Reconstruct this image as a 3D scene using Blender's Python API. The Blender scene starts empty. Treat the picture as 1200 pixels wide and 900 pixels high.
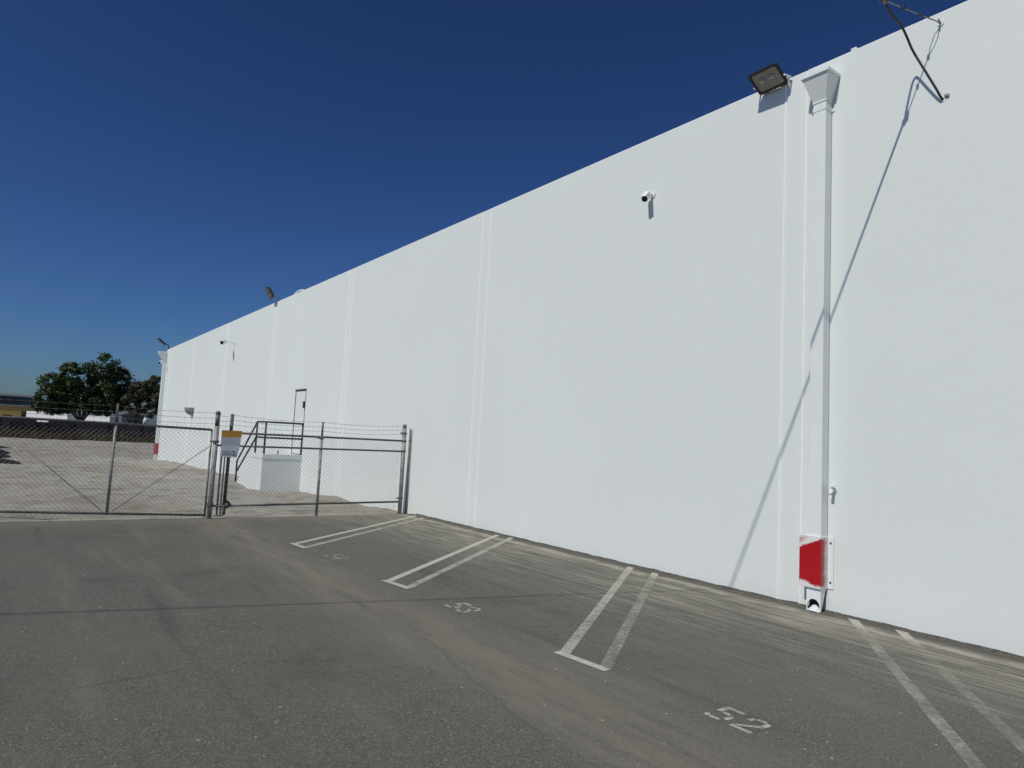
import bpy, math, random
import numpy as np
from mathutils import Vector, Matrix, noise

SC = bpy.context.scene
COL = SC.collection
rad = math.radians

# ------------------------------------------------------------------ camera
# X: away from the lot towards the white wall, Y: along the wall, Z: up; metres
EYE = np.array([0.0, 0.0, 1.75])
YAW, PITCH, ROLL, FPX = 0.62793, 0.08695, 0.05086, 802.6
cy, sy, cp, sp = math.cos(YAW), math.sin(YAW), math.cos(PITCH), math.sin(PITCH)
W_ = np.array([sy*cp, cy*cp, sp]); r0 = np.array([cy, -sy, 0.0]); u0 = np.cross(r0, W_)
R_ = math.cos(ROLL)*r0 + math.sin(ROLL)*u0
U_ = -math.sin(ROLL)*r0 + math.cos(ROLL)*u0
cam = bpy.data.cameras.new('camera'); camo = bpy.data.objects.new('camera', cam); COL.objects.link(camo)
camo.matrix_world = Matrix(((R_[0], U_[0], -W_[0], 0), (R_[1], U_[1], -W_[1], 0), (R_[2], U_[2], -W_[2], 1.75), (0, 0, 0, 1)))
cam.sensor_width = 36.0; cam.lens = 36.0*FPX/1200.0; cam.clip_start = 0.05; cam.clip_end = 5000
SC.camera = camo
def ray(q): return W_ + (q[0]-600)/FPX*R_ + (450-q[1])/FPX*U_
def onY(q, Y): d = ray(q); return EYE + d*(Y/d[1])          # pixel -> point on the plane Y
def onX(q, X): d = ray(q); return EYE + d*(X/d[0])          # pixel -> point on a plane parallel to the wall
def onZ(q, Z=0.0): d = ray(q); return EYE + d*((Z-1.75)/d[2])

# ------------------------------------------------------------------ light
SUN = Vector((0.66, 0.12, -0.74)).normalized()
world = bpy.data.worlds.new('World'); SC.world = world; world.use_nodes = True
wn = world.node_tree.nodes; wl = world.node_tree.links
sky = wn.new('ShaderNodeTexSky'); sky.sky_type = 'NISHITA'; sky.sun_disc = False
sky.sun_elevation = math.asin(-SUN.z); sky.sun_rotation = math.atan2(-SUN.x, -SUN.y)
sky.altitude = 0; sky.air_density = 0.95; sky.dust_density = 0.85; sky.ozone_density = 10.0
# the phone's tone curve deepens the whole sky evenly: one gamma for every direction
vm1 = wn.new('ShaderNodeVectorMath'); vm1.operation = 'SCALE'; vm1.inputs[3].default_value = 0.06
gam = wn.new('ShaderNodeGamma'); gam.inputs[1].default_value = 1.47
vm2 = wn.new('ShaderNodeVectorMath'); vm2.operation = 'SCALE'; vm2.inputs[3].default_value = 29.5
wl.new(sky.outputs[0], vm1.inputs[0]); wl.new(vm1.outputs[0], gam.inputs[0]); wl.new(gam.outputs[0], vm2.inputs[0])
hs = wn.new('ShaderNodeHueSaturation'); hs.inputs['Saturation'].default_value = .985; hs.inputs['Value'].default_value = .99
wl.new(vm2.outputs[0], hs.inputs['Color']); wl.new(hs.outputs[0], wn['Background'].inputs[0]); wn['Background'].inputs[1].default_value = 0.06
sun = bpy.data.lights.new('sun', 'SUN'); suno = bpy.data.objects.new('sun', sun); COL.objects.link(suno)
sun.energy = 2.95; sun.angle = rad(0.53); sun.color = (1.0, 0.955, 0.83)
suno.rotation_euler = SUN.to_track_quat('-Z', 'Y').to_euler(); suno.location = (-20, -4, 30)
SC.view_settings.view_transform = 'Standard'; SC.view_settings.look = 'None'
SC.view_settings.exposure = 0.0; SC.view_settings.gamma = 1.0; SC.view_settings.use_curve_mapping = False
SC.render.engine = 'CYCLES'

# ------------------------------------------------------------------ mesh helpers
class MB:
    def __init__(s): s.v = []; s.f = []
    def add(s, vs, fs):
        b = len(s.v); s.v += [tuple(map(float, p)) for p in vs]; s.f += [tuple(b+i for i in f) for f in fs]; return s
    def box(s, a, b):
        (x0, y0, z0), (x1, y1, z1) = a, b
        return s.add([(x0,y0,z0),(x1,y0,z0),(x1,y1,z0),(x0,y1,z0),(x0,y0,z1),(x1,y0,z1),(x1,y1,z1),(x0,y1,z1)],
                     [(0,3,2,1),(4,5,6,7),(0,1,5,4),(1,2,6,5),(2,3,7,6),(3,0,4,7)])
    def obox(s, c, ax, ay, az):
        c, ax, ay, az = map(Vector, (c, ax, ay, az))
        vs = [c+i*ax+j*ay+k*az for k in (-1,1) for i, j in ((-1,-1),(1,-1),(1,1),(-1,1))]
        return s.add(vs, [(0,3,2,1),(4,5,6,7),(0,1,5,4),(1,2,6,5),(2,3,7,6),(3,0,4,7)])
    def tube(s, pts, r, n=8, cap=True):
        pts = [Vector(p) for p in pts]; m = len(pts); rs = r if isinstance(r, (list, tuple)) else [r]*m
        t0 = (pts[1]-pts[0]).normalized(); ref = Vector((0,0,1)) if abs(t0.z) < .9 else Vector((1,0,0))
        nx = t0.cross(ref).normalized(); vs = []
        for i, p in enumerate(pts):
            t = (pts[min(i+1,m-1)]-pts[max(i-1,0)]).normalized()
            nx = (nx - t*nx.dot(t)).normalized(); ny = t.cross(nx)
            for k in range(n):
                a = 2*math.pi*k/n; vs.append(p + (nx*math.cos(a)+ny*math.sin(a))*rs[i])
        fs = [(i*n+k, i*n+(k+1)%n, (i+1)*n+(k+1)%n, (i+1)*n+k) for i in range(m-1) for k in range(n)]
        if cap: fs += [tuple(range(n-1,-1,-1)), tuple((m-1)*n+k for k in range(n))]
        return s.add(vs, fs)
    def prism(s, poly, d):
        n = len(poly); poly = [Vector(p) for p in poly]; d = Vector(d)
        return s.add(poly+[p+d for p in poly], [tuple(range(n-1,-1,-1)), tuple(range(n,2*n))]+[(i,(i+1)%n,n+(i+1)%n,n+i) for i in range(n)])
    def loft(s, rings, cap=True):
        n = len(rings[0]); m = len(rings); vs = [p for r in rings for p in r]
        fs = [(i*n+k, i*n+(k+1)%n, (i+1)*n+(k+1)%n, (i+1)*n+k) for i in range(m-1) for k in range(n)]
        if cap: fs += [tuple(range(n-1,-1,-1)), tuple((m-1)*n+k for k in range(n))]
        return s.add(vs, fs)
    def sheet(s, poly): return s.add(poly, [tuple(range(len(poly)))])
    def mesh(s, name, mat, smooth=False):
        me = bpy.data.meshes.new(name); me.from_pydata(s.v, [], s.f); me.update()
        me.materials.append(mat)
        if smooth: me.polygons.foreach_set('use_smooth', [True]*len(me.polygons))
        return me
    def build(s, name, mat, parent=None, smooth=False, bevel=0):
        o = bpy.data.objects.new(name, s.mesh(name, mat, smooth)); COL.objects.link(o)
        if bevel:
            b = o.modifiers.new('bevel', 'BEVEL'); b.width = bevel; b.segments = 2; b.limit_method = 'ANGLE'
        if parent is not None:
            o.parent = parent; o.matrix_parent_inverse = Matrix.Translation(-Vector(parent.location))
        return o
def tag(o, label=None, cat=None, group=None, kind=None):
    if label: o['label'] = label
    if cat: o['category'] = cat
    if group: o['group'] = group
    if kind: o['kind'] = kind
    return o
def thing(name, loc, label, cat, group=None):
    o = bpy.data.objects.new(name, None); COL.objects.link(o); o.location = tuple(map(float, loc)); o.empty_display_size = .2
    return tag(o, label, cat, group)

# ------------------------------------------------------------------ material helpers
class Mat:
    def __init__(s, name, rough=.7, metal=0.0, col=(.5,.5,.5), spec=.5):
        s.m = bpy.data.materials.new(name); s.m.use_nodes = True; s.t = s.m.node_tree
        s.b = s.t.nodes['Principled BSDF']; s.set('Base Color', (*col, 1)); s.set('Roughness', rough); s.set('Metallic', metal)
        s.set('Specular IOR Level', spec); s._co = None
    def set(s, k, v): s.b.inputs[k].default_value = v
    def n(s, ty, **kw):
        nd = s.t.nodes.new(ty)
        for k, v in kw.items():
            if k.startswith('i_'): nd.inputs[k[2:].replace('_', ' ')].default_value = v
            else: setattr(nd, k, v)
        return nd
    def link(s, a, b): s.t.links.new(a, b)
    def co(s):
        if s._co is None: s._co = s.n('ShaderNodeTexCoord').outputs['Object']
        return s._co
    def mapped(s, scale=(1,1,1), loc=(0,0,0), rz=0):
        m = s.n('ShaderNodeMapping'); m.inputs['Scale'].default_value = scale; m.inputs['Location'].default_value = loc
        m.inputs['Rotation'].default_value = (0, 0, rz); s.link(s.co(), m.inputs[0]); return m.outputs[0]
    def noise(s, scale, detail=4, rough=.55, vec=None, dist=0.0):
        nd = s.n('ShaderNodeTexNoise'); nd.inputs['Scale'].default_value = scale; nd.inputs['Detail'].default_value = detail
        nd.inputs['Roughness'].default_value = rough; nd.inputs['Distortion'].default_value = dist
        s.link(vec if vec is not None else s.co(), nd.inputs['Vector']); return nd.outputs['Fac']
    def voro(s, scale, out='Distance', vec=None, feature='F1'):
        nd = s.n('ShaderNodeTexVoronoi', feature=feature); nd.inputs['Scale'].default_value = scale
        s.link(vec if vec is not None else s.co(), nd.inputs['Vector']); return nd.outputs[out]
    def math(s, op, a, b=None, c=None, clamp=False):
        nd = s.n('ShaderNodeMath', operation=op, use_clamp=clamp)
        for i, x in enumerate((a, b, c)):
            if x is None: continue
            if isinstance(x, (int, float)): nd.inputs[i].default_value = x
            else: s.link(x, nd.inputs[i])
        return nd.outputs[0]
    def step(s, x, a, b, lo=0.0, hi=1.0):            # smooth map range
        nd = s.n('ShaderNodeMapRange', interpolation_type='SMOOTHSTEP')
        for i, v in enumerate((None, a, b, lo, hi)):
            if v is not None: nd.inputs[i].default_value = v
        s.link(x, nd.inputs[0]); return nd.outputs[0]
    def ramp(s, x, stops):
        nd = s.n('ShaderNodeValToRGB'); e = nd.color_ramp.elements
        while len(e) < len(stops): e.new(.5)
        for k, (p, c) in enumerate(stops): e[k].position = p; e[k].color = (*c, 1)
        s.link(x, nd.inputs[0]); return nd.outputs[0]
    def mix(s, f, a, b, mode='MIX'):
        nd = s.n('ShaderNodeMix', data_type='RGBA', blend_type=mode)
        for i, x in ((0, f), (6, a), (7, b)):
            if isinstance(x, (int, float)): nd.inputs[i].default_value = x
            elif isinstance(x, tuple): nd.inputs[i].default_value = (*x, 1)
            else: s.link(x, nd.inputs[i])
        return nd.outputs[2]
    def xyz(s):
        nd = s.n('ShaderNodeSeparateXYZ'); s.link(s.co(), nd.inputs[0]); return nd.outputs
    def color(s, c): s.link(c, s.b.inputs['Base Color']); return s
    def bump(s, h, strength=.3, dist=.01):
        nd = s.n('ShaderNodeBump'); nd.inputs['Strength'].default_value = strength; nd.inputs['Distance'].default_value = dist
        s.link(h, nd.inputs['Height']); s.link(nd.outputs[0], s.b.inputs['Normal']); return s
def simple(name, col, rough=.6, metal=0.0, var=.12, scale=6.0, bump=0.0, bscale=60, spec=.5):
    m = Mat(name, rough, metal, col, spec)
    n = m.noise(scale, 5)
    a = tuple(max(0, c*(1-var)) for c in col); b = tuple(min(1, c*(1+var)) for c in col)
    m.color(m.ramp(n, [(.3, a), (.7, b)]))
    if bump: m.bump(m.noise(bscale, 3), bump, .004)
    return m.m
M = {}
def wall_mat(name, base, tex):
    m = Mat(name, .62, 0, base, .35)
    big = m.noise(.35, 4); drip = m.noise(1.0, 5, .6, m.mapped((2.2, 2.2, .12)))
    blot = m.noise(2.6, 6, .65)
    c = m.mix(m.step(big, .35, .7), tuple(x*.965 for x in base), base)
    c = m.mix(m.math('MULTIPLY', m.step(drip, .52, .72), .18), c, tuple(x*.93 for x in base))
    c = m.mix(m.math('MULTIPLY', m.step(blot, .58, .7), .25), c, tuple(min(1, x*1.03) for x in base))
    z = m.xyz()[2]
    splash = m.math('MULTIPLY', m.step(z, .32, 0.0), m.step(m.noise(7, 5, .6), .35, .75))
    c = m.mix(m.math('MULTIPLY', splash, .18), c, (.55, .53, .48))
    oi = m.n('ShaderNodeObjectInfo'); c = m.mix(m.math('MULTIPLY', oi.outputs['Random'], .55), c, tuple(x*.955 for x in base))
    m.color(c)
    h = m.math('ADD', m.noise(tex, 4, .6), m.math('MULTIPLY', m.noise(tex*.22, 3, .5), 1.2))
    h = m.math('ADD', h, m.math('MULTIPLY', m.noise(1.1, 3, .5), 2.6)); m.bump(h, .23, .006); return m.m
M['wall'] = wall_mat('white_wall_paint', (.75, .79, .775), 34)
M['strip'] = wall_mat('white_patch_paint', (.755, .795, .78), 80)
M['caulk'] = simple('white_caulk', (.88, .905, .895), .5, var=.02)
M['white'] = simple('white_painted_metal', (.765, .80, .79), .42, var=.025, scale=3)
M['concrete_white'] = wall_mat('white_painted_concrete', (.75, .78, .77), 50)
M['roof'] = simple('roofing', (.45, .45, .44), .9)
M['blackmetal'] = simple('black_painted_metal', (.016, .017, .019), .45, var=.25)
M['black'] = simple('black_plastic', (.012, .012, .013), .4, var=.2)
M['cable'] = simple('black_cable', (.018, .018, .02), .5, var=.2)
M['steelwire'] = simple('steel_strand', (.30, .30, .29), .4, .7, var=.2, scale=30)
M['galv'] = simple('galvanised_steel', (.26, .265, .27), .55, .25, var=.35, scale=9)
M['galvdark'] = simple('weathered_steel', (.12, .12, .122), .55, .35, var=.35, scale=14)
M['mesh'] = simple('chain_link_wire', (.21, .198, .175), .6, .2, var=.3, scale=3)
M['barb'] = simple('barbed_wire', (.16, .15, .14), .55, .4, var=.2)
M['gold'] = simple('gold_sign_band', (.50, .27, .03), .5, var=.08)
M['signwhite'] = simple('faded_sign_white', (.48, .51, .57), .45, var=.06)
M['signlow'] = simple('sign_lower_sheet', (.55, .58, .63), .45, var=.05)
M['ink'] = simple('sign_ink', (.06, .06, .08), .6)
M['lens'] = simple('lamp_lens', (.30, .29, .25), .15, var=.1)
M['reflector'] = simple('lamp_reflector', (.38, .36, .30), .3, .3, var=.1)
M['greylamp'] = simple('grey_lamp_shell', (.26,.27,.275), .6)
M['doorwhite'] = simple('white_door_paint', (.75, .785, .775), .4, var=.02)
M['seal'] = simple('dark_door_frame', (.045, .047, .05), .55, var=.2)
# ---- red spray paint on a white steel guard
m = Mat('red_sprayed_white_steel', .4, 0, (.8,.8,.8))
o = m.xyz(); wob = m.math('MULTIPLY', m.math('SUBTRACT', m.noise(14, 4), .5), .10)
line = m.math('ADD', m.math('ADD', m.math('MULTIPLY', o[1], .435), o[2]), m.math('MULTIPLY', wob, .5))   # slanting masked edge at the top
f1 = m.step(line, .585, .555)
f2 = m.step(m.math('SUBTRACT', m.math('ADD', o[2], wob), m.math('MULTIPLY', o[1], .20)), .0, .05)
f3 = m.step(m.math('ADD', o[0], wob), .16, .04)
fr = m.math('MULTIPLY', m.math('MULTIPLY', f1, f2), f3)
strip = m.math('MULTIPLY', m.math('MULTIPLY', m.step(o[1], .05, .24), m.step(line, .585, .66)), m.step(m.math('ADD', o[2], wob), .62, .50))
fr = m.math('MAXIMUM', fr, m.math('MULTIPLY', strip, .85))
haze_ = m.math('MULTIPLY', m.step(line, .72, .52), .10)
fr = m.math('MAXIMUM', fr, haze_)
m.color(m.mix(fr, (.77,.79,.785), (.42, .004, .010))); M['redguard'] = m.m
M['redfar'] = simple('faded_red_paint', (.40, .05, .06), .5)
# ---- asphalt
m = Mat('asphalt', .88, 0, (.09,.09,.085), .25)
o = m.xyz(); X, Y = o[0], o[1]
fine = m.noise(140, 3, .7); mid = m.noise(9, 6, .6); big = m.noise(.45, 5, .6); agg = m.voro(125, 'Color')
aggv = m.n('ShaderNodeSeparateColor'); m.link(agg, aggv.inputs[0]); aggr = aggv.outputs[0]
c = m.ramp(fine, [(.25, (.048,.048,.046)), (.5, (.084,.083,.078)), (.78, (.165,.162,.150))])
c = m.mix(m.math('MULTIPLY', m.step(aggr, .80, .96), .70), c, (.225,.22,.20))
c = m.mix(m.math('MULTIPLY', m.step(aggr, .22, .04), .6), c, (.030,.030,.029))
c = m.mix(m.math('MULTIPLY', m.step(mid, .38, .66), .35), c, (.108,.104,.094))
c = m.mix(m.math('MULTIPLY', m.step(big, .40, .66), .45), c, (.115,.110,.099))
c = m.mix(m.math('MULTIPLY', m.step(m.noise(.8, 5, .6, m.mapped((1,1,1),(7,3,0))), .54, .72), .40), c, (.052,.052,.049))
# dusty track parallel to the wall with a hairline joint in it
wv = m.math('MULTIPLY', m.math('SUBTRACT', m.noise(.7, 4, .6), .5), .9)
tr = m.math('ABSOLUTE', m.math('SUBTRACT', m.math('ADD', X, wv), 3.25))
str_ = m.noise(1, 5, .65, m.mapped((6.0, .9, 1)))
c = m.mix(m.math('MULTIPLY', m.step(tr, .75, .05), m.step(str_, .30, .66, .15, .85)), c, (.158,.146,.122))
wv2 = m.math('MULTIPLY', m.math('SUBTRACT', m.noise(2.6, 6, .7), .5), .30)
cr = m.math('ABSOLUTE', m.math('SUBTRACT', m.math('ADD', X, wv2), 3.12))
crn = m.step(m.noise(.9, 4, .6, m.mapped((1,1,1),(2,9,0))), .47, .60)
c = m.mix(m.math('MULTIPLY', m.math('MULTIPLY', m.step(cr, .014, .002), crn), .30), c, (.035,.034,.031))
# swept streaks along the foot of the wall, and the pale silt line
st = m.noise(1, 6, .7, m.mapped((9.0, .42, 1))); st2 = m.noise(1, 5, .7, m.mapped((24.0, .9, 1), (5,0,0), rad(5))); st3 = m.noise(1, 5, .65, m.mapped((11.0, .7, 1), (1,4,0), rad(-13)))
patchy = m.step(m.noise(.42, 4, .6, m.mapped((1,1,1),(0,5.5,0))), .30, .60, .35, 1.0)
sm = m.math('MULTIPLY', m.math('MULTIPLY', m.step(X, 5.2, 7.2), m.step(st, .43, .62)), patchy)
c = m.mix(m.math('MULTIPLY', sm, .9), c, (.24,.227,.192))
sm2 = m.math('MULTIPLY', m.math('MULTIPLY', m.step(X, 4.6, 7.0), m.step(st2, .50, .64)), patchy)
c = m.mix(m.math('MULTIPLY', sm2, .70), c, (.36,.345,.295))
sm3 = m.math('MULTIPLY', m.math('MULTIPLY', m.step(X, 4.4, 6.2), m.step(st3, .56, .74)), patchy)
c = m.mix(m.math('MULTIPLY', sm3, .45), c, (.29,.275,.235))
# tyre scuffs: broad soft bands that cross the aisle
sc1 = m.noise(1, 4, .6, m.mapped((2.6, .34, 1), (3,1,0), rad(24))); c = m.mix(m.math('MULTIPLY', m.step(sc1, .54, .70), .30), c, (.165,.158,.140))
sc2 = m.noise(1, 4, .6, m.mapped((3.2, .30, 1), (8,2,0), rad(-34))); c = m.mix(m.math('MULTIPLY', m.step(sc2, .55, .72), .42), c, (.050,.050,.047))
wv3 = m.math('MULTIPLY', m.math('SUBTRACT', m.noise(.9, 5, .6, m.mapped((.01, 1, 1))), .5), .55)
sl = m.math('ABSOLUTE', m.math('SUBTRACT', m.math('ADD', X, wv3), 7.46))
sln = m.step(m.noise(2.2, 5, .65), .25, .60)
c = m.mix(m.math('MULTIPLY', m.math('MULTIPLY', m.step(sl, .13, .02), sln), .85), c, (.30,.285,.245))
dk = m.math('MULTIPLY', m.step(m.math('ADD', X, m.math('MULTIPLY', wv3, .5)), 7.58, 7.66), m.step(m.noise(5, 5), .2, .5, .45, .9))
c = m.mix(dk, c, (.075,.072,.062))
# far edge against the dirt: dust drifts
dust = m.math('MULTIPLY', m.step(m.math('ADD', Y, m.math('MULTIPLY', m.math('SUBTRACT', m.noise(1.6, 5, .6), .5), 1.3)), 13.4, 14.5), .55)
c = m.mix(dust, c, (.165,.155,.132))
# curved seam and oil marks
def seam(c, x0, y0, x1, y1, w, k, wob=.12):
    L = math.hypot(x1-x0, y1-y0); ux, uy = (x1-x0)/L, (y1-y0)/L
    a = m.math('ADD', m.math('MULTIPLY', m.math('SUBTRACT', X, x0), -uy), m.math('MULTIPLY', m.math('SUBTRACT', Y, y0), ux))
    a = m.math('ABSOLUTE', m.math('ADD', a, m.math('MULTIPLY', m.math('SUBTRACT', m.noise(1.3, 6, .7), .5), wob)))
    b = m.math('ADD', m.math('MULTIPLY', m.math('SUBTRACT', X, x0), ux), m.math('MULTIPLY', m.math('SUBTRACT', Y, y0), uy))
    inside = m.math('MULTIPLY', m.step(b, 0, .4), m.step(b, L, L-.4))
    k *= .6; f = m.math('MULTIPLY', m.math('MULTIPLY', m.step(a, w*.6, w*.1), inside), m.step(m.noise(11, 4), .3, .6, .35*k, k))
    return m.mix(f, c, (.042,.041,.038))
def gp(x, y): p = onZ((x, y)); return p[0], p[1]
c = seam(c, *gp(40, 815), *gp(255, 778), .05, .75)
c = seam(c, *gp(250, 778), *gp(440, 772), .05, .45)
c = seam(c, *gp(480, 735), *gp(660, 880), .03, .6, .3)
c = seam(c, *gp(110, 715), *gp(270, 690), .06, .4)
c = seam(c, *gp(700, 830), *gp(840, 900), .02, .7, .2)
# bright chips pressed into the surface
vd = m.voro(7.5); vc = m.n('ShaderNodeSeparateColor'); m.link(m.voro(7.5, 'Color'), vc.inputs[0])
chip = m.math('MULTIPLY', m.step(vd, .075, .05), m.step(vc.outputs[1], .62, .66))
c = m.mix(m.math('MULTIPLY', chip, .8), c, (.40,.39,.36))
m.color(m.mix(1.0, c, (1.30,1.29,1.22), 'MULTIPLY'))
m.bump(m.math('ADD', m.math('MULTIPLY', aggr, .6), m.math('ADD', fine, m.math('MULTIPLY', mid, .6))), .55, .006)
M['asphalt'] = m.m
# ---- worn line paint (asphalt shows through where it has gone)
def paint(name, cover, off):
    m = Mat(name, .75, 0, (.5,.49,.44))
    fi = m.noise(150, 3, .75); md = m.noise(14, 5, .65, m.mapped((1,1,1), (off, off*.7, 0))); lg = m.noise(1.9, 4, .6, m.mapped((1,1,1), (off*2, 0, 0)))
    s = m.math('ADD', m.math('MULTIPLY', fi, .42), m.math('ADD', m.math('MULTIPLY', md, .22), m.math('MULTIPLY', lg, .36)))
    thr = .5+.20*(.5-cover)                         # a higher threshold leaves less paint
    f = m.step(s, thr-.12, thr+.08, .22*cover+.05, min(.97, .42+.62*cover))
    geo = m.n('ShaderNodeNewGeometry'); sx = m.n('ShaderNodeSeparateXYZ'); m.link(geo.outputs['Position'], sx.inputs[0])
    f = m.math('MAXIMUM', f, m.math('MULTIPLY', m.math('MULTIPLY', m.step(sx.outputs[0], 7.0, 7.6), m.step(md, .12, .42)), .9))   # untrodden end under the wall
    m.color(m.ramp(md, [(.3, (.37,.36,.31)), (.7, (.55,.535,.47))]))
    tb = m.n('ShaderNodeBsdfTransparent'); mx = m.n('ShaderNodeMixShader')
    m.link(f, mx.inputs[0]); m.link(tb.outputs[0], mx.inputs[1]); m.link(m.b.outputs[0], mx.inputs[2])
    m.link(mx.outputs[0], m.t.nodes['Material Output'].inputs[0]); return m.m
M['paint_a'] = paint('line_paint_fresh', 1.05, 1.0)
M['paint_b'] = paint('line_paint_worn', .62, 4.0)
M['paint_c'] = paint('line_paint_thin', .36, 9.0)
M['paint_d'] = paint('line_paint_ghost', .22, 6.0)
M['paint_e'] = paint('stencil_paint', .75, 2.0)
# ---- dirt
m = Mat('dirt', .95, 0, (.3,.28,.25), .15)
d1 = m.noise(1.4, 7, .65); d2 = m.noise(22, 5, .7); d3 = m.noise(.16, 4, .55); d4 = m.noise(1, 6, .65, m.mapped((.22, 1.6, 1), (0,0,0), rad(-9)))
c = m.ramp(d2, [(.28, (.22,.207,.178)), (.52, (.40,.382,.34)), (.8, (.56,.54,.485))])
c = m.mix(m.math('MULTIPLY', m.step(d1, .48, .60), .70), c, (.20,.183,.15))
c = m.mix(m.math('MULTIPLY', m.step(d4, .48, .68), .60), c, (.46,.445,.40))
c = m.mix(m.math('MULTIPLY', m.step(d3, .45, .62), .5), c, (.27,.245,.195))
vd = m.voro(9); c = m.mix(m.math('MULTIPLY', m.step(vd, .16, .10), m.step(d1, .4, .6)), c, (.12,.11,.095))
d5 = m.noise(1, 5, .6, m.mapped((.10, 1.1, 1), (3,8,0), rad(4))); c = m.mix(m.math('MULTIPLY', m.step(d5, .56, .72), .40), c, (.15,.138,.112))
m.color(c); m.bump(m.math('ADD', d2, m.math('MULTIPLY', d1, 1.5)), .8, .05); M['dirt'] = m.m
M['farground'] = simple('dry_ground', (.20,.18,.14), .95, var=.35, scale=.05)
M['silt'] = simple('dark_silt', (.085,.080,.068), .95, var=.45, scale=25)
M['stone'] = simple('stone_chip', (.34,.32,.29), .9, var=.45, scale=4)
# ---- foliage and far things
def leafmat(name, a, b, cc):
    m = Mat(name, .6, 0, a, .3); n = m.noise(.55, 3); n2 = m.noise(7, 2)
    m.color(m.mix(m.step(n2, .35, .7), m.ramp(n, [(.35, a), (.65, b)]), cc))
    m.set('Transmission Weight', 0); return m.m
M['leaf'] = leafmat('dark_tree_leaves', (.034,.054,.018), (.062,.094,.032), (.090,.125,.048))
M['leaf2'] = leafmat('olive_tree_leaves', (.055,.068,.034), (.085,.098,.050), (.12,.125,.075))
M['weed'] = leafmat('dry_weeds', (.042,.037,.017), (.075,.064,.028), (.11,.092,.043))
M['bark'] = simple('bark', (.05,.04,.032), .9, var=.3)
M['darkboard'] = simple('dark_fence_board', (.016,.015,.017), .9, var=.5, scale=1.3)
M['purpleboard'] = simple('faded_purple_board', (.034,.031,.039), .9, var=.8, scale=2.3)
M['trailer'] = simple('white_trailer_side', (.80,.80,.80), .5, var=.05)
M['tyre'] = simple('tyre_rubber', (.02,.02,.02), .8)
M['shed'] = simple('blue_grey_siding', (.10,.13,.155), .7, var=.15)
M['shedroof'] = simple('grey_shingle', (.16,.165,.17), .8)
M['yellow'] = simple('ochre_yellow_wall', (.52,.35,.10), .8, var=.1, scale=.4)
M['teal'] = simple('dark_teal_cladding', (.045,.065,.085), .6, var=.15, scale=.3)
M['pale'] = simple('pale_parapet', (.42,.43,.42), .7)
M['glass'] = simple('dark_window_glass', (.02,.025,.03), .1)
M['tarp'] = simple('black_tarp', (.014,.013,.017), .5, var=.3, scale=3, bump=.4, bscale=8)
M['wood'] = simple('pole_wood', (.13,.10,.075), .9, var=.25)
M['siding_red'] = simple('dull_red_roof', (.16,.04,.035), .7)

WX, WH, YE, Y0 = 7.823, 6.72, 49.45, -14.0        # wall plane, wall top, far end, near end

# ------------------------------------------------------------------ ground
far = MB(); S = 2500
far.sheet([(-S,-S,-.95),(S,-S,-.95),(S,S,-.95),(-S,S,-.95)])
tag(far.build('ground', M['farground']), kind='structure')
a = MB(); a.box((-45, -40, -.45), (WX+.1, 14.46, 0.0)); tag(a.build('asphalt_lot', M['asphalt']), kind='structure')
random.seed(4)
def dirt_z(x, y):
    z = -.045 - .0085*(y-14.5) if y < 62 else -.449
    n = noise.fractal(Vector((x*.35, y*.35, 3.1)), .9, 2.0, 5)*.085
    rut = noise.noise(Vector((x*.25+y*.05, y*.55, 7)))*.07
    edge = min(1.0, max(0.0, (y-14.46)/.8))
    bank = .055*math.exp(-((y-15.6)/.6)**2)*(.5+noise.noise(Vector((x*.8, 1, 2))))
    return z + (n+rut)*edge*(1+min(y-14, 40)*.012) + bank
xs = [-60+ i*2.0 for i in range(25)] + [-10+i*.16 for i in range(113)] + [8.2+i*3 for i in range(12)]
ys = []; y = 14.44
while y < 150: ys.append(y); y += .09 + (y-14.4)*.012
g = MB(); vs = [(x, y, dirt_z(x, y)) for y in ys for x in xs]; n = len(xs)
g.add(vs, [(j*n+i, j*n+i+1, (j+1)*n+i+1, (j+1)*n+i) for j in range(len(ys)-1) for i in range(n-1)])
tag(g.build('dirt_yard', M['dirt'], smooth=True), kind='structure')
# loose stones on the dirt
st = MB()
for i in range(2600):
    t = random.random()**1.7; y = 14.6 + t*55; x = random.uniform(-1.5 - y*.02, 7.7)
    if abs(x-6.9) < 1 and 22 < y < 25.6: continue
    r = random.uniform(.008, .028)*(1+y*.012); z = dirt_z(x, y)
    a0 = random.random()*6.28; ring = [(x+r*math.cos(a0+k*1.257)*random.uniform(.7,1.2), y+r*math.sin(a0+k*1.257)*random.uniform(.7,1.2), z-.004) for k in range(5)]
    st.add(ring+[(x+random.uniform(-.3,.3)*r, y, z+r*random.uniform(.5,.95))], [(k,(k+1)%5,5) for k in range(5)])
tag(st.build('loose_stones', M['stone']), 'small loose stones strewn over the dirt yard', 'stones', kind='stuff')
st = MB()
for i in range(420):
    y = random.uniform(1.2, 14.2); x = random.uniform(.1, 7.7)
    if random.random() < .35: x = 7.35 + random.random()*.4
    r = random.uniform(.003, .008); a0 = random.random()*6.28
    ring = [(x+r*math.cos(a0+k*1.571)*random.uniform(.6,1.3), y+r*math.sin(a0+k*1.571)*random.uniform(.6,1.3), -.001) for k in range(4)]
    st.add(ring+[(x, y, r*.8)], [(k,(k+1)%4,4) for k in range(4)])
tag(st.build('grit', M['stone']), 'pale grit scattered on the grey asphalt', 'grit', kind='stuff')

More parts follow.
